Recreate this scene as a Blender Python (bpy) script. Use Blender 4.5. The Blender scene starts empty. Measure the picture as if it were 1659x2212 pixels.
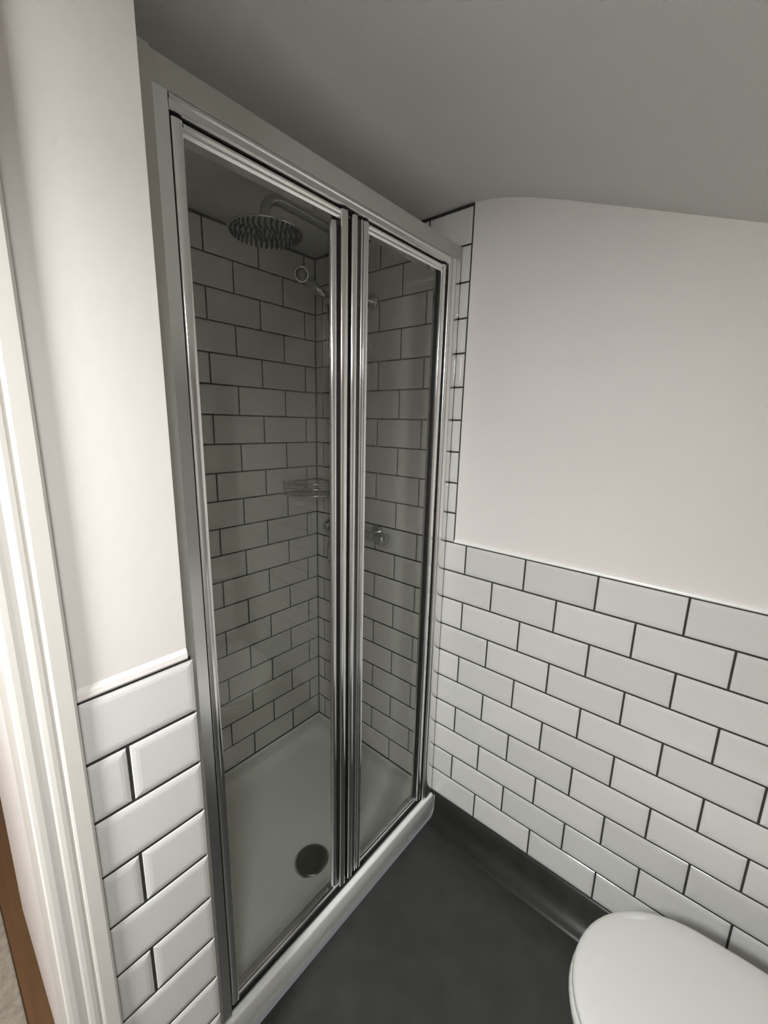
import bpy, math, random
from mathutils import Vector, Matrix
random.seed(7)
scene = bpy.context.scene
COL = scene.collection

# ------------------------------------------------------------------ camera
cam_d = bpy.data.cameras.new('camera'); cam = bpy.data.objects.new('camera', cam_d); COL.objects.link(cam)
CAM = Vector((-1.21528, -0.67778, 1.54800))
YAW, PITCH, ROLL = math.radians(49.6542), math.radians(-11.9943), math.radians(1.3986)
fw = Vector((math.sin(YAW)*math.cos(PITCH), math.cos(YAW)*math.cos(PITCH), math.sin(PITCH)))
r0 = Vector((math.cos(YAW), -math.sin(YAW), 0)); u0 = r0.cross(fw)
rt = r0*math.cos(ROLL) + u0*math.sin(ROLL); up = -r0*math.sin(ROLL) + u0*math.cos(ROLL)
cam.matrix_world = Matrix(((rt.x, up.x, -fw.x, CAM.x), (rt.y, up.y, -fw.y, CAM.y), (rt.z, up.z, -fw.z, CAM.z), (0, 0, 0, 1)))
cam_d.sensor_fit = 'HORIZONTAL'; cam_d.sensor_width = 36.0; cam_d.lens = 906.127/1659*36.0
cam_d.clip_start = 0.02; cam_d.clip_end = 50
scene.camera = cam

# ------------------------------------------------------------------ world, exposure
w = bpy.data.worlds.new('world'); scene.world = w; w.use_nodes = True
w.node_tree.nodes['Background'].inputs[0].default_value = (0.9, 0.95, 1.0, 1)
w.node_tree.nodes['Background'].inputs[1].default_value = 0.15
vs = scene.view_settings
vs.view_transform = 'Standard'; vs.look = 'None'; vs.gamma = 1.0; vs.use_curve_mapping = False
vs.exposure = 0.12
LAMPS = [((-1.95, -.28), 44.0, 180, (.16, .15, -.97)), ((-1.40, -.80), 5.4, 140, (0, .383, -1))]; LAMP_SIZE = .26; LAMP_COL = (0.975, 1.0, 0.99)
HALL_W = 7.0; HALL_COL = (1.0, 0.86, 0.68)
scene.cycles.max_bounces = 7; scene.cycles.diffuse_bounces = 5; scene.cycles.glossy_bounces = 4
scene.cycles.use_adaptive_sampling = True; scene.cycles.adaptive_threshold = 0.08; scene.cycles.adaptive_min_samples = 16
scene.cycles.denoising_prefilter = 'FAST'; scene.cycles.denoising_quality = 'BALANCED'
scene.cycles.transparent_max_bounces = 10
scene.cycles.sample_clamp_indirect = 6.0

# ------------------------------------------------------------------ materials
def new_mat(name):
    m = bpy.data.materials.new(name); m.use_nodes = True
    return m, m.node_tree, m.node_tree.nodes['Principled BSDF']
def noise_bump(nt, b, scale, strength, dist=0.001, detail=3.0, coord='Object'):
    tc = nt.nodes.new('ShaderNodeTexCoord'); n = nt.nodes.new('ShaderNodeTexNoise'); bp = nt.nodes.new('ShaderNodeBump')
    n.inputs['Scale'].default_value = scale; n.inputs['Detail'].default_value = detail
    bp.inputs['Strength'].default_value = strength; bp.inputs['Distance'].default_value = dist
    nt.links.new(tc.outputs[coord], n.inputs['Vector']); nt.links.new(n.outputs['Fac'], bp.inputs['Height'])
    nt.links.new(bp.outputs['Normal'], b.inputs['Normal']); return n
def noise_color(nt, b, scale, c0, c1, detail=4.0, coord='Object'):
    tc = nt.nodes.new('ShaderNodeTexCoord'); n = nt.nodes.new('ShaderNodeTexNoise'); r = nt.nodes.new('ShaderNodeValToRGB')
    n.inputs['Scale'].default_value = scale; n.inputs['Detail'].default_value = detail
    r.color_ramp.elements[0].position = .35; r.color_ramp.elements[1].position = .65
    r.color_ramp.elements[0].color = (*c0, 1); r.color_ramp.elements[1].color = (*c1, 1)
    nt.links.new(tc.outputs[coord], n.inputs['Vector']); nt.links.new(n.outputs['Fac'], r.inputs['Fac'])
    nt.links.new(r.outputs['Color'], b.inputs['Base Color'])
def simple(name, col, rough=.5, metal=0.0, spec=.5, coat=0.0):
    m, nt, b = new_mat(name)
    b.inputs['Base Color'].default_value = (*col, 1); b.inputs['Roughness'].default_value = rough
    b.inputs['Metallic'].default_value = metal; b.inputs['Specular IOR Level'].default_value = spec
    b.inputs['Coat Weight'].default_value = coat
    return m
M = {}
m, nt, b = new_mat('wall_paint'); noise_color(nt, b, 3.0, (.735, .685, .655), (.76, .71, .68)); b.inputs['Roughness'].default_value = .55
noise_bump(nt, b, 60, .15, .002); M['paint'] = m
m, nt, b = new_mat('ceiling_paint'); noise_color(nt, b, 2.0, (.77, .77, .745), (.80, .80, .775)); b.inputs['Roughness'].default_value = .8
noise_bump(nt, b, 40, .15, .002); M['ceiling'] = m
M['groove_shade'] = simple('grey_groove_shade', (.10, .10, .095), .35)  # mid-dark tone painted into a stile groove as its shade
M['taupe'] = simple('taupe_wall_paint', (.30, .285, .27), .7)
M['gloss_white'] = simple('white_gloss_paint', (.60, .565, .52), .3)
M['trim_white'] = simple('white_trim', (.86, .84, .81), .3)
m, nt, b = new_mat('tile_glaze')
oi = nt.nodes.new('ShaderNodeObjectInfo'); rp = nt.nodes.new('ShaderNodeValToRGB')
rp.color_ramp.elements[0].color = (.605, .595, .565, 1); rp.color_ramp.elements[1].color = (.665, .65, .625, 1)
nt.links.new(oi.outputs['Random'], rp.inputs['Fac']); nt.links.new(rp.outputs['Color'], b.inputs['Base Color'])
b.inputs['Roughness'].default_value = .10; b.inputs['Specular IOR Level'].default_value = .5
noise_bump(nt, b, 9, .25, .003, 1.0); M['tile'] = m
m, nt, b = new_mat('grout'); noise_color(nt, b, 80, (.028, .026, .022), (.042, .040, .035)); b.inputs['Roughness'].default_value = .9; M['grout'] = m
m, nt, b = new_mat('chrome'); b.inputs['Base Color'].default_value = (.88, .88, .87, 1); b.inputs['Metallic'].default_value = 1
b.inputs['Roughness'].default_value = .13; M['chrome'] = m
M['chrome_soft'] = simple('polished_aluminium', (.86, .86, .85), .22, 1.0)
M['fitting'] = simple('shower_chrome', (.50, .50, .49), .10, 1.0)
M['rubber'] = simple('dark_seal', (.012, .012, .012), .5)
m, nt, b = new_mat('vinyl_floor'); noise_color(nt, b, 14, (.028, .0272, .027), (.036, .035, .0345)); b.inputs['Roughness'].default_value = .42
noise_bump(nt, b, 220, .25, .001); M['vinyl'] = m
M['tray'] = simple('white_acrylic', (.80, .80, .77), .28)
M['ceramic'] = simple('white_ceramic', (.62, .615, .59), .08, coat=.3)
M['seat'] = simple('white_seat_plastic', (.60, .595, .57), .13)
M['drain'] = simple('drain_metal', (.22, .22, .20), .3, 1.0)
m, nt, b = new_mat('stained_wood')
tc = nt.nodes.new('ShaderNodeTexCoord'); mp = nt.nodes.new('ShaderNodeMapping'); n = nt.nodes.new('ShaderNodeTexNoise'); r = nt.nodes.new('ShaderNodeValToRGB')
mp.inputs['Scale'].default_value = (30, 2, 30); n.inputs['Scale'].default_value = 2; n.inputs['Detail'].default_value = 5
r.color_ramp.elements[0].color = (.055, .026, .011, 1); r.color_ramp.elements[1].color = (.12, .058, .022, 1)
nt.links.new(tc.outputs['Object'], mp.inputs['Vector']); nt.links.new(mp.outputs['Vector'], n.inputs['Vector'])
nt.links.new(n.outputs['Fac'], r.inputs['Fac']); nt.links.new(r.outputs['Color'], b.inputs['Base Color'])
b.inputs['Roughness'].default_value = .35; M['wood'] = m
m, nt, b = new_mat('carpet'); noise_color(nt, b, 60, (.19, .165, .135), (.26, .23, .19), 6); b.inputs['Roughness'].default_value = 1
noise_bump(nt, b, 400, .8, .004); M['carpet'] = m
# clear glass pane: tinted transparency plus fresnel mirror reflection
m = bpy.data.materials.new('pane_glass'); m.use_nodes = True; nt = m.node_tree; nt.nodes.clear()
o = nt.nodes.new('ShaderNodeOutputMaterial'); mx = nt.nodes.new('ShaderNodeMixShader'); tr = nt.nodes.new('ShaderNodeBsdfTransparent')
gl = nt.nodes.new('ShaderNodeBsdfGlossy'); lw = nt.nodes.new('ShaderNodeLayerWeight'); pw = nt.nodes.new('ShaderNodeMath'); fr = nt.nodes.new('ShaderNodeMath')
tr.inputs['Color'].default_value = (.985, .995, .975, 1); gl.inputs['Roughness'].default_value = .01
lw.inputs['Blend'].default_value = .5; pw.operation = 'POWER'; pw.inputs[1].default_value = 5.0
fr.operation = 'MULTIPLY_ADD'; fr.inputs[1].default_value = .96; fr.inputs[2].default_value = .04
nt.links.new(lw.outputs['Facing'], pw.inputs[0]); nt.links.new(pw.outputs[0], fr.inputs[0])
nt.links.new(fr.outputs[0], mx.inputs[0]); nt.links.new(tr.outputs[0], mx.inputs[1]); nt.links.new(gl.outputs[0], mx.inputs[2]); nt.links.new(mx.outputs[0], o.inputs[0])
M['glass'] = m
def emit(name, col, s):
    m, nt, b = new_mat(name); b.inputs['Emission Color'].default_value = (*col, 1); b.inputs['Emission Strength'].default_value = s; return m

# ------------------------------------------------------------------ mesh helpers
class MB:
    def __init__(s): s.v = []; s.f = []; s.sm = []
    def add(s, vs, fs, smooth=False):
        o = len(s.v); s.v += [tuple(p) for p in vs]; s.f += [tuple(i+o for i in f) for f in fs]; s.sm += [smooth]*len(fs)
    def box(s, x0, x1, y0, y1, z0, z1):
        vs = [(x, y, z) for z in (z0, z1) for y in (y0, y1) for x in (x0, x1)]
        s.add(vs, [(0, 2, 3, 1), (4, 5, 7, 6), (0, 1, 5, 4), (2, 6, 7, 3), (0, 4, 6, 2), (1, 3, 7, 5)])
    def loft(s, rings, cap0=True, cap1=True, smooth=True, close=True):
        n = len(rings[0]); vs = [p for r in rings for p in r]; fs = []
        for i in range(len(rings)-1):
            for j in range(n if close else n-1):
                k = (j+1) % n; fs.append((i*n+j, i*n+k, (i+1)*n+k, (i+1)*n+j))
        s.add(vs, fs, smooth)
        if cap0: s.add(rings[0], [tuple(reversed(range(n)))], False)
        if cap1: s.add(rings[-1], [tuple(range(n))], False)
    def tube(s, pts, r, seg=12, cap=True):
        pts = [Vector(p) for p in pts]; rings = []; prev = None
        for i, p in enumerate(pts):
            t = (pts[min(i+1, len(pts)-1)]-pts[max(i-1, 0)]).normalized()
            a = prev if prev is not None else (Vector((0, 0, 1)) if abs(t.z) < .9 else Vector((1, 0, 0)))
            a = (a - t*a.dot(t)).normalized(); prev = a; c = t.cross(a)
            rr = r[i] if isinstance(r, (list, tuple)) else r
            rings.append([tuple(p + (a*math.cos(2*math.pi*k/seg)+c*math.sin(2*math.pi*k/seg))*rr) for k in range(seg)])
        s.loft(rings, cap, cap)
    def lathe(s, prof, origin, axis, seg=32):     # prof: (radius, height along axis)
        ax = Vector(axis).normalized(); a = Vector((0, 0, 1)) if abs(ax.z) < .9 else Vector((1, 0, 0))
        a = (a-ax*a.dot(ax)).normalized(); c = ax.cross(a); O = Vector(origin)
        rings = [[tuple(O+ax*h+(a*math.cos(2*math.pi*k/seg)+c*math.sin(2*math.pi*k/seg))*max(r, 1e-5)) for k in range(seg)] for r, h in prof]
        s.loft(rings)
    def prism_z(s, poly, z0, z1, smooth=False):
        s.loft([[(x, y, z0) for x, y in poly], [(x, y, z1) for x, y in poly]], smooth=smooth)
    def build(s, name, mat, parent=None, autosmooth=None, bevel=None):
        me = bpy.data.meshes.new(name); me.from_pydata(s.v, [], s.f); me.update()
        for p, q in zip(me.polygons, s.sm): p.use_smooth = q
        me.materials.append(mat)
        ob = bpy.data.objects.new(name, me); COL.objects.link(ob)
        import bmesh
        bm = bmesh.new(); bm.from_mesh(me); bmesh.ops.remove_doubles(bm, verts=bm.verts, dist=1e-6); bmesh.ops.recalc_face_normals(bm, faces=bm.faces); bm.to_mesh(me); bm.free()
        if bevel:
            bv = ob.modifiers.new('bevel', 'BEVEL'); bv.width = bevel; bv.segments = 2; bv.limit_method = 'ANGLE'; bv.angle_limit = math.radians(40)
        if parent is not None: put(ob, parent)
        return ob
def put(ob, parent):
    ob.parent = parent; ob.matrix_parent_inverse = Matrix.Translation(parent.matrix_world.translation).inverted() if parent.type == 'EMPTY' else Matrix.Identity(4)
def empty(name, loc=(0, 0, 0)):
    e = bpy.data.objects.new(name, None); COL.objects.link(e); e.location = loc; e.empty_display_size = .05
    e.matrix_world = Matrix.Translation(loc); return e
def tag(o, label, cat, kind=None, group=None):
    o['label'] = label; o['category'] = cat
    if kind: o['kind'] = kind
    if group: o['group'] = group
    return o
def box(name, mat, x0, x1, y0, y1, z0, z1, parent=None, bevel=None):
    b = MB(); b.box(x0, x1, y0, y1, z0, z1); return b.build(name, mat, parent, bevel=bevel)

# ------------------------------------------------------------------ dimensions (metres, floor z = 0)
ZL = 1.150            # top of the dado tiles
V = 0.103; W = 0.2059; G = 0.0050
CEIL = 2.187
def ceil_z(y):
    pts = [(-1.40, 1.670), (-.65, 1.957), (-.43, 2.041), (-.22, 2.121), (-.13, 2.152), (-.06, 2.172), (0.0, 2.183), (.05, 2.187), (1.0, 2.187)]
    for (a, za), (c, zc) in zip(pts, pts[1:]):
        if a <= y <= c: return za+(zc-za)*(y-a)/(c-a)
    return pts[0][1] if y < pts[0][0] else CEIL
PIER_Y = -0.020; PIER_X1 = -0.931; ARCH_X1 = -1.097; ARCH_X0 = -1.163
REAR = -1.25; LEFT = -3.30; BACK = .75

# ------------------------------------------------------------------ tiles
tile_cache = {}
def tile_mesh(wd, h):
    key = (round(wd, 4), round(h, 4))
    if key in tile_cache: return tile_cache[key]
    bx = min(.012, wd*.3); bz = min(.012, h*.3); e = -.0017; d = -.008
    hw, hh = wd/2, h/2; c = .0012
    o = [(-hw, -hh), (hw, -hh), (hw, hh), (-hw, hh)]
    o2 = [(-hw+c, -hh+c), (hw-c, -hh+c), (hw-c, hh-c), (-hw+c, hh-c)]
    q = [(-hw+bx*.55, -hh+bz*.55), (hw-bx*.55, -hh+bz*.55), (hw-bx*.55, hh-bz*.55), (-hw+bx*.55, hh-bz*.55)]
    i = [(-hw+bx, -hh+bz), (hw-bx, -hh+bz), (hw-bx, hh-bz), (-hw+bx, hh-bz)]
    vs = [(x, y, d) for x, y in o]+[(x, y, e-c) for x, y in o]+[(x, y, e) for x, y in o2]+[(x, y, e*.30) for x, y in q]+[(x, y, 0) for x, y in i]
    fs = [(3, 2, 1, 0)]
    for k in range(4):
        for j in range(4): fs.append((k*4+j, k*4+(j+1) % 4, (k+1)*4+(j+1) % 4, (k+1)*4+j))
    fs.append((16, 17, 18, 19))
    me = bpy.data.meshes.new('tile'); me.from_pydata(vs, [], fs); me.update(); me.materials.append(M['tile'])
    tile_cache[key] = me; return me
def place_tile(parent, u0, u1, z0, z1, plane):
    """plane 'R': on x = 0 facing -x, u = y; 'B' on y = BACK facing -y, u = x; 'P' pier face, u = x."""
    if u1-u0 < .006 or z1-z0 < .006: return
    ob = bpy.data.objects.new('tile', tile_mesh(u1-u0, z1-z0)); COL.objects.link(ob)
    cu, cz = (u0+u1)/2, (z0+z1)/2; j = lambda: random.uniform(-.0025, .0025)
    if plane == 'R': mat = Matrix(((0, 0, -1, 0), (-1, 0, 0, cu), (0, 1, 0, cz), (0, 0, 0, 1)))
    else: mat = Matrix(((1, 0, 0, cu), (0, 0, -1, BACK if plane == 'B' else PIER_Y), (0, 1, 0, cz), (0, 0, 0, 1)))
    ob.matrix_world = mat @ Matrix.Rotation(j(), 4, 'X') @ Matrix.Rotation(j(), 4, 'Y')
    mw = ob.matrix_world.copy(); ob.parent = parent; ob.matrix_parent_inverse = Matrix.Identity(4); ob.matrix_basis = mw
def tile_rows(parent, plane, ulo, uhi, joints, k0, k1, zmin=0, zmax=9):
    for k in range(k0, k1):                    # row k lies between course lines k-1 and k (downwards)
        z1 = min(ZL-(k-1)*V, zmax)-G/2; z0 = max(ZL-k*V, zmin)+G/2
        off = joints + (0 if k % 2 else W/2)
        n0 = math.floor((ulo-off)/W)
        cuts = [ulo]+[off+n*W for n in range(n0, n0+40) if ulo+.004 < off+n*W < uhi-.004]+[uhi]
        for a, c in zip(cuts, cuts[1:]):
            place_tile(parent, a+(G/2 if a > ulo else 0), c-(G/2 if c < uhi else 0), z0, z1, plane)

# ------------------------------------------------------------------ room shell
fl = box('floor', M['vinyl'], LEFT, .0, REAR, PIER_Y+.08, -.05, 0); tag(fl, 'dark grey vinyl bathroom floor', 'floor', 'structure')
# ceiling: flat over the shower, sloping down towards the room
prof = [(y, ceil_z(y)) for y in (-1.30, -1.0, -.65, -.43, -.32, -.22, -.17, -.13, -.095, -.06, -.03, 0.0, .05, .4, .86)]
b = MB(); n = len(prof); vs = [(x, y, z) for x in (LEFT-.05, .10) for y, z in prof]+[(x, y, 2.35) for x in (LEFT-.05, .10) for y in (prof[0][0], prof[-1][0])]
b.add(vs[:2*n], [(i, i+1, n+i+1, n+i) for i in range(n-1)], True)
b.add([vs[0], vs[n-1], vs[2*n-1], vs[n], vs[2*n], vs[2*n+1], vs[2*n+3], vs[2*n+2]], [(4, 5, 6, 7), (0, 4, 7, 3), (1, 2, 6, 5)])
ce = b.build('ceiling', M['ceiling']); tag(ce, 'white painted ceiling sloping down from above the shower', 'ceiling', 'structure')
import bmesh
bm = bmesh.new(); bm.from_mesh(ce.data)
for f in bm.faces:
    c = f.calc_center_median()
    if c.z < 2.2 and f.normal.z > 0: f.normal_flip()
bm.to_mesh(ce.data); bm.free()

# right wall: plaster above, tiled dado and fully tiled shower part
EDGE = .040           # where the shower tiling ends on the right wall
b = MB()
b.box(.004, .10, REAR-.05, EDGE-.002, ZL, 2.34)
b.box(.009, .10, REAR-.05, BACK+.1, 0, ZL)
b.box(.009, .10, EDGE-.002, BACK+.1, ZL, 2.34)
wr = b.build('wall_right', M['paint']); tag(wr, 'pinkish white painted wall above tiles on the right', 'wall', 'structure')
b = MB()
b.box(.0031, .0095, REAR, EDGE-.003, .10, ZL+.0025)
b.box(.0031, .0095, EDGE-.004, BACK+.01, .10, CEIL+.004)
b.build('grout_bed', M['grout'], wr)
tile_rows(wr, 'R', REAR, BACK-.0006, -.0109, 1, 11, zmin=.116)
tile_rows(wr, 'R', EDGE, BACK-.0006, -.0109, -9, 1)
tb = MB(); tb.loft([[(.006, y, ZL+.003), (-.003, y, ZL+.003), (-.0045, y, ZL+.006), (-.003, y, ZL+.011), (.006, y, ZL+.015)] for y in (REAR+.002, EDGE-.006)], smooth=False)
tb.build('tile_trim', M['trim_white'], wr)

# shower back wall
wb = box('wall_back', M['paint'], -.95, .009, BACK+.009, BACK+.10, 0, 2.34); tag(wb, 'white tiled back wall inside the shower', 'wall', 'structure')
box('grout_bed', M['grout'], -.93, .0031, BACK+.0031, BACK+.0095, .09, CEIL+.004, wb)
tile_rows(wb, 'B', -.915, -.0008, -.4653, -9, 11, zmin=.112)

# partition between shower and doorway: its end is the pier on the left
b = MB(); b.box(ARCH_X0+.014, PIER_X1-.010, PIER_Y+.009, BACK+.1, 0, 2.34); b.box(ARCH_X0+.014, PIER_X1-.009, PIER_Y+.003, PIER_Y+.010, ZL+.003, 2.34)
b.box(PIER_X1-.012, -.915, .13, BACK+.05, 0, 2.34)
wl = b.build('wall_left', M['paint']); tag(wl, 'pinkish white painted pier left of the shower door', 'wall', 'structure')
box('grout_bed', M['grout'], ARCH_X1-.01, PIER_X1-.0025, PIER_Y+.0031, PIER_Y+.0095, 0, ZL+.0025, wl)
for k in range(1, 13):
    z1 = ZL-(k-1)*V-G/2; z0 = max(ZL-k*V+G/2, .001)
    if z1 <= z0: continue
    if k % 2: place_tile(wl, ARCH_X1+.001, PIER_X1, z0, z1, 'P')
    else:
        place_tile(wl, ARCH_X1+.001, -1.0405-G/2, z0, z1, 'P'); place_tile(wl, -1.0405+G/2, PIER_X1, z0, z1, 'P')
tb = MB(); tb.loft([[(x, PIER_Y+.006, ZL+.003), (x, PIER_Y, ZL+.003), (x, PIER_Y-.001, ZL+.006), (x, PIER_Y, ZL+.014), (x, PIER_Y+.006, ZL+.030)] for x in (ARCH_X1, PIER_X1-.009)], smooth=False)
tb.build('tile_trim', M['paint'], wl)
# lintel and rest of the doorway wall, outer walls
b = MB(); b.box(LEFT, -1.945, PIER_Y+.003, .10, 0, 2.34); b.box(-1.945, ARCH_X0, PIER_Y+.003, .10, 2.02, 2.34)
wd = b.build('wall_front', M['paint']); tag(wd, 'painted wall around the doorway', 'wall', 'structure')
wx = box('wall_side', M['taupe'], LEFT-.1, LEFT, REAR-.1, .1, 0, 2.34); tag(wx, 'painted side wall behind the viewer', 'wall', 'structure')
wq = box('wall_rear', M['taupe'], LEFT, .009, REAR-.1, REAR, 0, 2.34); tag(wq, 'painted low eaves wall behind the toilet', 'wall', 'structure')

# coved vinyl skirting on the right wall
b = MB(); sec = [(.009, .117), (.0035, .117), (-.0015, .110), (-.003, .06), (-.006, .042), (-.014, .024), (-.026, .012), (-.042, .004), (-.055, .0012), (-.055, -.01), (.009, -.01)]
b.loft([[(x, y, z) for x, z in sec] for y in (REAR, .052)], smooth=False)
cv = b.build('baseboard_right', M['vinyl']); tag(cv, 'dark coved vinyl skirting under the right wall tiles', 'skirting', 'structure')
for p in cv.data.polygons: p.use_smooth = len(p.vertices) == 4

# architrave (moulded) and door lining
def arch_profile(x0, x1, yb):
    wd = x1-x0
    pts = [(0, 0), (0, -.008), (.03, -.0135), (.10, -.0155), (.20, -.016), (.28, -.0145), (.36, -.0135), (.40, -.0165), (.48, -.0185), (.56, -.018), (.62, -.0155), (.64, -.0205), (.68, -.0225), (.95, -.0225), (1.0, -.020), (1.0, 0)]
    return [(x0+wd*t, yb+d*.55) for t, d in pts]
b = MB(); b.prism_z(arch_profile(ARCH_X0, ARCH_X1, PIER_Y+.004), 0, 2.09)
t1 = b.build('trim_1', M['gloss_white']); tag(t1, 'moulded cream gloss architrave at the left edge', 'architrave', 'structure')
b = MB(); b.box(-1.960, ARCH_X0+.002, PIER_Y-.016, PIER_Y+.002, 2.02, 2.09); b.box(-2.02, -1.950, PIER_Y-.018, PIER_Y+.002, 0, 2.02)
b.build('architrave_side', M['gloss_white'], t1)
b = MB(); b.box(ARCH_X0+.003, ARCH_X0+.015, PIER_Y+.004, .12, 0, 2.02); b.box(-1.945, -1.933, PIER_Y+.002, .12, 0, 2.02); b.box(-1.945, ARCH_X0, PIER_Y+.002, .12, 2.008, 2.02)
b.build('door_lining', M['gloss_white'], t1)

# hallway beyond the doorway
hf = box('floor_hall', M['wood'], -2.6, ARCH_X0+.3, PIER_Y+.08, 2.6, -.05, -.001); tag(hf, 'brown stained wooden hallway floor by the doorway', 'floor', 'structure')
b = MB(); b.box(-2.55, -1.195, .12, 2.5, -.001, .010)
cp = b.build('carpet_runner', M['carpet'], bevel=.004); tag(cp, 'beige carpet on the brown floor beyond the doorway', 'carpet')
b = MB(); b.box(-2.7, -2.6, 0, 2.7, -.05, 2.4); b.box(-2.7, -.9, 2.6, 2.7, -.05, 2.4); b.box(-1.10, -.95, BACK+.1, 2.6, -.05, 2.4); b.box(-2.6, LEFT, .0, .10, 0, 2.4)
hw_ = b.build('wall_hall', M['paint']); tag(hw_, 'painted hallway walls beyond the doorway', 'wall', 'structure')
hc = box('ceiling_hall', M['ceiling'], -2.7, -.94, .10, 2.7, 2.36, 2.42); tag(hc, 'white hallway ceiling', 'ceiling', 'structure')

# ------------------------------------------------------------------ shower tray
TX0, TX1, TY0, TY1, TZ = -.932, -.002, .058, BACK-.002, .112
def rrect(x0, x1, y0, y1, r, z, seg=6):
    pts = []
    for cx, cy, a0 in ((x1-r, y1-r, 0), (x0+r, y1-r, 90), (x0+r, y0+r, 180), (x1-r, y0+r, 270)):
        for i in range(seg+1):
            a = math.radians(a0+90*i/seg); pts.append((cx+r*math.cos(a), cy+r*math.sin(a), z))
    return pts
DR = (-.470, .240)
tray = empty('shower_tray', (-.47, .4, 0)); tag(tray, 'white shower tray with round grey waste under the glass door', 'shower tray')
b = MB(); rg = []
rg.append(rrect(TX0, TX1, TY0+.010, TY1, .004, .001)); rg.append(rrect(TX0, TX1, TY0+.009, TY1, .004, .048))
rg.append(rrect(TX0, TX1, TY0+.001, TY1, .004, .053)); rg.append(rrect(TX0, TX1, TY0, TY1, .005, .058)); rg.append(rrect(TX0, TX1, TY0, TY1, .006, TZ-.008))
for a in (15, 35, 55, 75, 90):
    t = math.radians(a); rg.append(rrect(TX0+.003*(1-math.cos(t)), TX1-.003*(1-math.cos(t)), TY0+.008*(1-math.cos(t)), TY1-.003*(1-math.cos(t)), .007, TZ-.008+.008*math.sin(t)))
rg.append(rrect(TX0+.045, TX1-.045, TY0+.060, TY1-.045, .05, TZ-.001))
rg.append(rrect(TX0+.055, TX1-.055, TY0+.070, TY1-.055, .05, TZ-.006)); rg.append(rrect(TX0+.075, TX1-.075, TY0+.085, TY1-.075, .05, TZ-.026))
rg.append(rrect(TX0+.10, TX1-.10, TY0+.105, TY1-.10, .05, TZ-.034))
# converge to the waste
last = rg[-1]; n = len(last)
for t, dz in ((.5, -.040), (1.0, -.045)):
    ring = []
    for (x, y, z) in last:
        a = math.atan2(y-DR[1], x-DR[0]); ex, ey = DR[0]+.055*math.cos(a), DR[1]+.055*math.sin(a)
        ring.append((x+(ex-x)*t, y+(ey-y)*t, TZ+dz))
    rg.append(ring)
b.loft(rg); tbd = b.build('tray_body', M['tray'], tray); tbd.data.set_sharp_from_angle(angle=math.radians(32))
b = MB(); b.loft([[(x, TY1-.008, TZ-.002), (x, TY1-.005, TZ+.004), (x, TY1+.001, TZ+.008), (x, TY1+.001, TZ-.002)] for x in (TX0+.02, TX1)], smooth=False)
b.loft([[(TX1-.008, y, TZ-.002), (TX1-.005, y, TZ+.004), (TX1+.001, y, TZ+.008), (TX1+.001, y, TZ-.002)] for y in (.11, TY1)], smooth=False); b.build('sealant_bead', M['tray'], tray)
b = MB(); b.lathe([(.056, -.004), (.056, .004), (.053, .007), (.046, .009), (.030, .0105), (.012, .011), (0, .011)], (DR[0], DR[1], TZ-.045), (0, 0, 1), 40)
dc = b.build('waste_cover', M['drain'], tray); dc['label'] = 'round grey waste cover'
b = MB(); b.lathe([(.060, -.002), (.062, .001), (.058, .003), (.055, .002)], (DR[0], DR[1], TZ-.045), (0, 0, 1), 40); b.build('waste_ring', M['chrome'], tray)

# ------------------------------------------------------------------ bifold shower door
F0 = .066; FT = 2.030; FB = TZ+.0005
door = empty('bifold_shower_door', (-.45, .09, TZ)); tag(door, 'chrome framed bifold glass shower door with two tall panels', 'shower door')
def bulge(x0, x1, yb, d, n=7, sq=.5):       # a rounded rib between x0 and x1 standing d proud of yb (towards -y)
    return [(x0+(x1-x0)*(.5-.5*math.cos(math.pi*i/(n-1))), yb-d*(math.sin(math.pi*i/(n-1))**sq)) for i in range(n)]
def rib_profile(parts, yback):
    pts = []
    for p in parts: pts += p
    return pts+[(pts[-1][0], yback), (pts[0][0], yback)]
def prof_obj(name, mat, poly, z0, z1, parent):
    b = MB(); b.prism_z(poly, z0, z1, True)
    ob = b.build(name, mat, parent)
    for e in ob.data.edges: pass
    try:
        ob.data.set_sharp_from_angle(angle=math.radians(38))
    except Exception: pass
    return ob
# wall channels
prof_obj('wall_channel', M['chrome_soft'], [(-.8905, .105), (-.8905, .070), (-.889, F0), (-.867, F0), (-.8655, .069), (-.8655, .105)], FB, FT, door)
prof_obj('wall_channel', M['chrome_soft'], rib_profile([[(-.063, .074)], bulge(-.063, -.052, .073, .005, 11, .8), bulge(-.051, -.003, .071, .006, 17, .6)], .108), FB, FT, door)
box('channel_gasket', M['rubber'], -.8655, -.862, .074, .104, FB, FT-.022, door)
box('channel_gasket', M['rubber'], -.0735, -.063, .080, .104, FB, FT-.022, door)
# head rail and threshold: profiles in (y, z) run along x
def rail_x(name, mat, sec, x0, x1, parent):
    b = MB(); b.loft([[(x, y, z) for y, z in sec] for x in (x0, x1)], smooth=True); ob = b.build(name, mat, parent)
    ob.data.set_sharp_from_angle(angle=math.radians(38)); return ob
rail_x('head_rail', M['chrome_soft'], [(.108, FT), (.070, FT), (.064, FT-.003), (.063, FT-.008), (.066, FT-.010), (.066, FT-.020), (.070, FT-.022), (.108, FT-.022)], -.866, -.062, door)
rail_x('threshold', M['chrome_soft'], [(.108, FB), (.0735, FB), (.0725, FB+.003), (.0745, FB+.006), (.0765, FB+.003), (.0845, FB+.003), (.0855, FB+.011), (.0875, FB+.013), (.0895, FB+.011), (.0905, FB+.003), (.098, FB+.003), (.099, FB+.016), (.106, FB+.016), (.108, FB+.012)], -.866, -.062, door)
box('threshold_gasket', M['rubber'], -.866, -.062, .0766, .0844, FB+.0032, FB+.0055, door)
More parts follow.
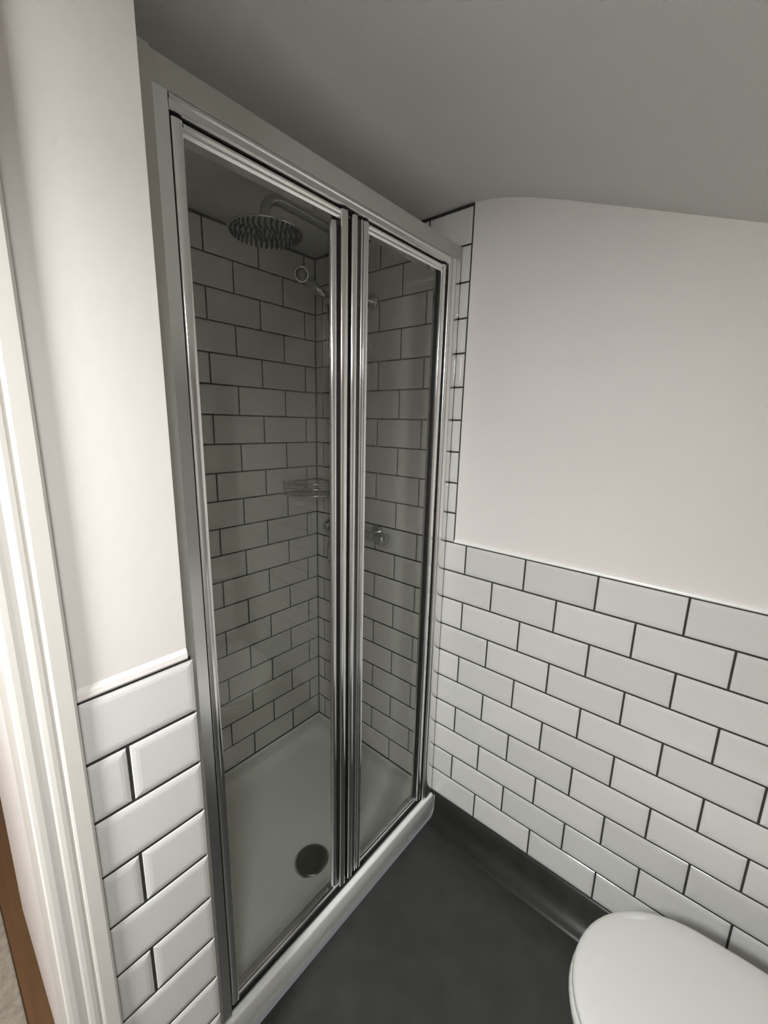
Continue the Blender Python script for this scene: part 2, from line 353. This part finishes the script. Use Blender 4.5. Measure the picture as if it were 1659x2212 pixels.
box('threshold_gasket', M['rubber'], -.866, -.062, .0906, .0979, FB+.0032, FB+.0075, door)
LT, LB = FT-.027, FB+.024      # leaf top and bottom
def leaf(x0, x1, s0, s1, label):
    g = box('glass_panel', M['glass'], x0+.006, x1-.006, .0845, .0895, LB+.010, LT-.008, door); g['label'] = label
    prof_obj('stile', M['chrome'], s0, LB, LT, g); prof_obj('stile', M['chrome'], s1, LB, LT, g)
    xa = max(p[0] for p in s0); xb = min(p[0] for p in s1)
    rail_x('top_rail', M['chrome'], [(.100, LT), (.078, LT), (.073, LT-.002), (.072, LT-.006), (.075, LT-.010), (.074, LT-.015), (.078, LT-.019), (.100, LT-.019)], xa, xb, g)
    rail_x('bottom_rail', M['chrome'], [(.100, LB), (.082, LB), (.078, LB+.002), (.077, LB+.006), (.080, LB+.009), (.080, LB+.012), (.083, LB+.016), (.100, LB+.016)], xa, xb, g)
    return g
l1 = leaf(-.862, -.478, rib_profile([[(-.8615, .078)], bulge(-.8615, -.8425, .076, .005, 15, .6)], .102),
          rib_profile([bulge(-.500, -.479, .075, .006, 15, .7)], .102), 'left glass panel of the bifold door')
l2 = leaf(-.467, -.074, rib_profile([bulge(-.4675, -.449, .077, .009, 17, .75), [(-.4485, .079), (-.4365, .079)], bulge(-.436, -.431, .077, .006, 9, .8), [(-.4305, .080), (-.4275, .080)], bulge(-.427, -.410, .077, .007, 15, .75)], .104),
          rib_profile([bulge(-.096, -.075, .077, .006, 15, .7)], .102), 'right glass panel of the bifold door')
box('shade_strip', M['groove_shade'], -.4480, -.4372, .0775, .079, LB, LT, l2); box('shade_strip', M['rubber'], -.4307, -.4273, .0785, .080, LB, LT, l2)  # added dark strips that put the grooves' shade into colour
box('shade_strip', M['rubber'], -.1005, -.0962, .080, .092, LB, LT, l2)  # dark line standing in for the shadow beside the right stile
b = MB(); b.loft([[(x, y, z) for x, y in ([(-.520+.009*math.cos(2*math.pi*k/16), .079+.008*math.sin(2*math.pi*k/16)) for k in range(16)])] for z in (LB+.022, LB+.03, LT-.045, LT-.03)])
b.build('grip_strip', M['chrome'], l1)
box('grip_web', M['rubber'], -.512, -.4995, .080, .092, LB+.02, LT-.02, l1)
box('hinge_seal', M['rubber'], -.4785, -.4672, .086, .100, LB+.004, LT-.004, l1)
box('corner_clip', M['rubber'], -.486, -.470, .070, .082, LT+.0005, LT+.0045, l1)
box('corner_clip', M['rubber'], -.486, -.470, .072, .084, LB-.006, LB-.0005, l1)

# painted liner and header board round the door
M['liner'] = simple('grey_white_liner', (.50, .49, .46), .4)
ln = box('door_liner', M['liner'], -.936, -.8905, .062, .125, TZ, 2.072); tag(ln, 'narrow white post between left pier and shower door', 'post', 'structure')
hd = box('header_board', M['liner'], -.8905, -.001, .066, .118, FT, 2.072, bevel=.002); tag(hd, 'white painted board above the shower door', 'board', 'structure')

# ------------------------------------------------------------------ shower fittings
RY = .430
mix = empty('shower_mixer', (-.05, RY, 1.12)); tag(mix, 'chrome bar shower mixer with riser pipe and round rain head', 'shower')
b = MB(); b.lathe([(.017, -.13), (.0185, -.125), (.0185, .125), (.017, .13)], (-.058, .460, 1.12), (0, 1, 0), 24); b.build('mixer_bar', M['fitting'], mix)
for s, yy in ((-1, .330), (1, .590)):
    b = MB(); b.lathe([(.019, 0), (.0235, .003), (.0245, .010), (.0235, .030), (.020, .036), (0, .037)], (-.058, yy, 1.12), (0, s, 0), 28)
    kn = b.build('control_knob', M['fitting'], mix)
    b = MB(); b.tube([(-.058, yy+s*.018, 1.142), (-.058, yy+s*.018, 1.156)], .004, 10); b.build('stop_lever', M['fitting'], kn)
for yy in (.385, .535):
    b = MB(); b.lathe([(.032, 0), (.032, .004), (.024, .012), (.014, .018), (.014, .045)], (-.001, yy, 1.12), (-1, 0, 0), 28); b.build('wall_rose', M['fitting'], mix)
def arc(c, r, a0, a1, n, ax):    # arc in the x-z plane at y
    return [(c[0]+r*math.cos(math.radians(a0+(a1-a0)*i/n)), ax, c[1]+r*math.sin(math.radians(a0+(a1-a0)*i/n))) for i in range(n+1)]
b = MB(); HX, HY = -.465, .405
pts = [(-.058, RY, 1.135), (-.058, RY, 1.6), (-.058, RY, 2.09)]+arc((-.108, 2.09), .05, 0, 90, 8, RY)[1:]+[(-.3, RY-.012, 2.142)]+[(x, HY+.004, z) for x, _, z in arc((HX+.05, 2.092), .05, 90, 180, 8, RY)]+[(HX, HY, 2.066)]
b.tube(pts, .0140, 16); b.build('riser_pipe', M['fitting'], mix)
b = MB(); b.lathe([(.011, .040), (.017, .034), (.018, .018), (.030, .012), (.085, .006), (.100, .002), (.101, 0), (.100, -.003), (.097, -.004), (0, -.004)], (HX, HY, 2.048), (0, 0, 1), 48)
rh = b.build('rain_head', M['fitting'], mix)
b = MB()
for r, c in ((.012, 5), (.026, 10), (.040, 16), (.054, 22), (.068, 28), (.082, 34), (.093, 40)):
    for i in range(c):
        a = 2*math.pi*i/c+r*7; x, y = HX+r*math.cos(a), HY+r*math.sin(a)
        b.loft([[(x+q*math.cos(t), y+q*math.sin(t), z) for t in [k*math.pi/3 for k in range(6)]] for q, z in ((.0034, 2.0445), (.0024, 2.0385))], smooth=False)
nz = b.build('nozzles', M['rubber'], rh); nz['kind'] = 'stuff'
b = MB(); b.lathe([(.026, 0), (.026, .006), (.020, .010), (.009, .014), (.009, .05)], (-.001, RY, 1.975), (-1, 0, 0), 28)
br = b.build('wall_bracket', M['fitting'], mix)
b = MB(); b.lathe([(.0165, -.016), (.0175, -.012), (.0175, .012), (.0165, .016)], (-.058, RY, 1.975), (0, 0, 1), 20); b.build('bracket_collar', M['fitting'], br)
# hose loop from the bar to the hand shower
hp = []
P0, P1, P2, P3 = Vector((-.062, .585, 1.095)), Vector((-.075, .66, .90)), Vector((-.05, .48, .86)), Vector((-.045, .47, 1.20))
for i in range(17):
    t = i/16; hp.append((1-t)**3*P0+3*(1-t)**2*t*P1+3*(1-t)*t*t*P2+t**3*P3)
for i in range(1, 9): hp.append(Vector((-.045-.028*i/8, .47+.122*i/8, 1.2+.775*i/8)))
b = MB(); b.tube(hp, .0062, 10); b.build('shower_hose', M['fitting'], mix)
hs = empty('hand_shower', (-.1, .68, 2.05)); tag(hs, 'small chrome hand shower in its holder near the tiled corner', 'hand shower')
HA = Vector((-.145, .655, 2.072)); HD = Vector((-.62, -.72, -.30)).normalized()
b = MB(); b.lathe([(.012, -.030), (.022, -.024), (.029, -.010), (.030, 0), (.028, .003), (.024, .004)], HA, HD, 32); sh_ = b.build('spray_head', M['fitting'], hs)
b = MB(); b.lathe([(.0245, .002), (.022, .0055), (0, .006)], HA, HD, 24); b.build('spray_face', M['drain'], sh_)
b = MB(); b.tube([HA-HD*.022, (-.118, .655, 2.060), (-.098, .632, 2.036), (-.078, .600, 2.004)], [.016, .017, .016, .012], 16); b.build('handle', M['fitting'], hs)
b = MB(); b.lathe([(.022, 0), (.022, .006), (.013, .012), (.011, .05), (.017, .055), (.017, .085), (.012, .088)], (-.001, .640, 2.025), (-1, 0, .02), 24); b.build('holder', M['fitting'], hs)

# wire basket in the corner
bk = empty('corner_basket', (-.1, .65, 1.27)); tag(bk, 'chrome wire corner basket on the shower tiles', 'basket')
def qpts(r, z, n=14): return [(-.006-r*math.cos(math.radians(90*i/n)), BACK-.006-r*math.sin(math.radians(90*i/n)), z) for i in range(n+1)]
for nm, z, r, rad in (('top_rail', 1.300, .178, .0040), ('middle_rail', 1.278, .176, .0030), ('bottom_rail', 1.250, .170, .0042)):
    p = qpts(r, z); c = (-.006, BACK-.006, z)
    b = MB(); b.tube(p, rad, 8); b.tube([p[0], c], rad, 8); b.tube([p[-1], c], rad, 8); b.build(nm, M['fitting'], bk)
b = MB()
for i in range(1, 9):
    t = i/9*.170; x = -.006-t; yy = BACK-.006-math.sqrt(.170**2-t*t)
    b.tube([(x, BACK-.008, 1.250), (x, yy, 1.250)], .0018, 6)
b.build('base_wires', M['fitting'], bk)
for k in (0, 4, 7, 10, 14):
    b = MB(); b.tube([qpts(.170, 1.250)[k], qpts(.178, 1.300)[k]], .0028, 6); b.build('upright', M['fitting'], bk)
b = MB(); b.lathe([(.012, 0), (.012, .003), (.006, .006), (0, .007)], (-.075, BACK-.001, 1.275), (0, -1, 0), 18); b.build('fixing_cap', M['fitting'], bk)

# ------------------------------------------------------------------ toilet
TCX, TIP = -.383, -.562
def dring(hw, yf, yb, z, n=28):       # D outline: round front at yf (towards +y), square back at yb
    pts = []; cy = yf-hw*1.02
    for i in range(n+1):
        a = math.radians(0+180*i/n); pts.append((TCX+hw*math.cos(a), cy+hw*1.02*math.sin(a), z))
    for t in (.33, .66, .94): pts.append((TCX-hw*(1-.10*t*t), cy+(yb-cy)*t, z))
    pts.append((TCX-hw*.84, yb, z)); pts.append((TCX, yb, z)); pts.append((TCX+hw*.84, yb, z))
    for t in (.94, .66, .33): pts.append((TCX+hw*(1-.10*t*t), cy+(yb-cy)*t, z))
    return [(x+(TIP-y)*.085, y, z) for x, y, z in pts]      # the pan stands slightly askew
wc = empty('toilet', (TCX, -.8, 0)); tag(wc, 'white close-coupled toilet with closed lid by the right wall', 'toilet')
def dloft(name, mat, rows):
    b = MB(); b.loft([dring(*r) for r in rows]); ob = b.build(name, mat, wc); ob.data.set_sharp_from_angle(angle=math.radians(50)); return ob
LZ = .432
dloft('lid', M['seat'], [(.188, TIP-.008, -1.0, LZ-.021), (.195, TIP-.001, -1.0, LZ-.020), (.198, TIP+.002, -1.0, LZ-.015), (.1975, TIP+.0015, -1.0, LZ-.007), (.194, TIP-.002, -.998, LZ-.0025), (.187, TIP-.009, -.992, LZ), (.160, TIP-.036, -.97, LZ+.0008), (.09, TIP-.106, -.92, LZ+.0014), (.03, TIP-.166, -.84, LZ+.0016)])
dloft('seat', M['seat'], [(.180, TIP-.012, -.985, LZ-.048), (.195, TIP+.001, -.985, LZ-.045), (.200, TIP+.006, -.985, LZ-.038), (.198, TIP+.004, -.985, LZ-.031), (.180, TIP-.012, -.985, LZ-.028)])
dloft('pan', M['ceramic'], [(.100, TIP-.13, -1.10, .0), (.104, TIP-.125, -1.10, .02), (.100, TIP-.135, -1.10, .10), (.115, TIP-.105, -1.10, .20), (.150, TIP-.055, -1.10, .29), (.180, TIP-.012, -1.10, .345), (.193, TIP+.001, -1.10, .364), (.192, TIP, -1.10, .377), (.180, TIP-.012, -1.10, .3835)])
box('cistern', M['ceramic'], TCX-.14, TCX+.23, -1.235, -1.045, .387, .76, wc, bevel=.02)
cl = box('cistern_lid', M['ceramic'], TCX-.15, TCX+.24, -1.243, -1.035, .760, .795, wc, bevel=.012)
b = MB(); b.lathe([(.028, -.002), (.028, .004), (.024, .006), (0, .006)], (TCX+.045, -1.14, .795), (0, 0, 1), 28); b.build('flush_button', M['chrome'], cl)
for s in (-1, 1):
    b = MB(); b.lathe([(.011, -.02), (.012, -.018), (.012, .018), (.011, .02)], (TCX+.038+s*.08, -1.010, LZ-.022), (1, 0, 0), 18); b.build('hinge', M['chrome'], wc)

# ------------------------------------------------------------------ lamps
def ceiling_lamp(name, pos, nrm, watts, col, label, size, spread=180):
    e = empty(name, pos); tag(e, label, 'ceiling light')
    nrm = Vector(nrm).normalized(); R = size/2
    b = MB(); b.lathe([(R, .001), (R+.012, .001), (R+.014, .010), (R+.010, .016), (R+.003, .016), (R, .010)], pos, nrm, 48); b.build('bezel', M['trim_white'], e)
    b = MB(); b.lathe([(R+.001, .002), (R, .008), (0, .008)], pos, nrm, 48); b.build('diffuser', emit(name+'_glow', col, 6), e)
    ld = bpy.data.lights.new(name+'_lamp', 'AREA'); ld.shape = 'DISK'; ld.size = size; ld.energy = watts; ld.color = col; ld.spread = math.radians(spread)
    lo = bpy.data.objects.new(name+'_lamp', ld); COL.objects.link(lo)
    lo.matrix_world = Matrix.Translation(Vector(pos)+nrm*.018) @ nrm.to_track_quat('-Z', 'Y').to_matrix().to_4x4()
    mw = lo.matrix_world.copy(); lo.parent = e; lo.matrix_parent_inverse = Matrix.Translation(pos).inverted(); lo.matrix_basis = mw
    return e
for (lx, ly), wt, spr, aim in LAMPS:
    ceiling_lamp('ceiling_lamp', (lx, ly, ceil_z(ly)-(.002 if aim[0] == 0 else .075)), aim, wt, LAMP_COL, 'round flush lamp on the sloping ceiling %s' % ('beside the doorway' if ly > -.5 else 'behind the viewer'), LAMP_SIZE, spr)['group'] = 'flush lamps on the bathroom ceiling'
ceiling_lamp('hall_lamp', (-1.9, 1.1, 2.358), (0, 0, -1), HALL_W, HALL_COL, 'round flush lamp in the hallway ceiling', .2)
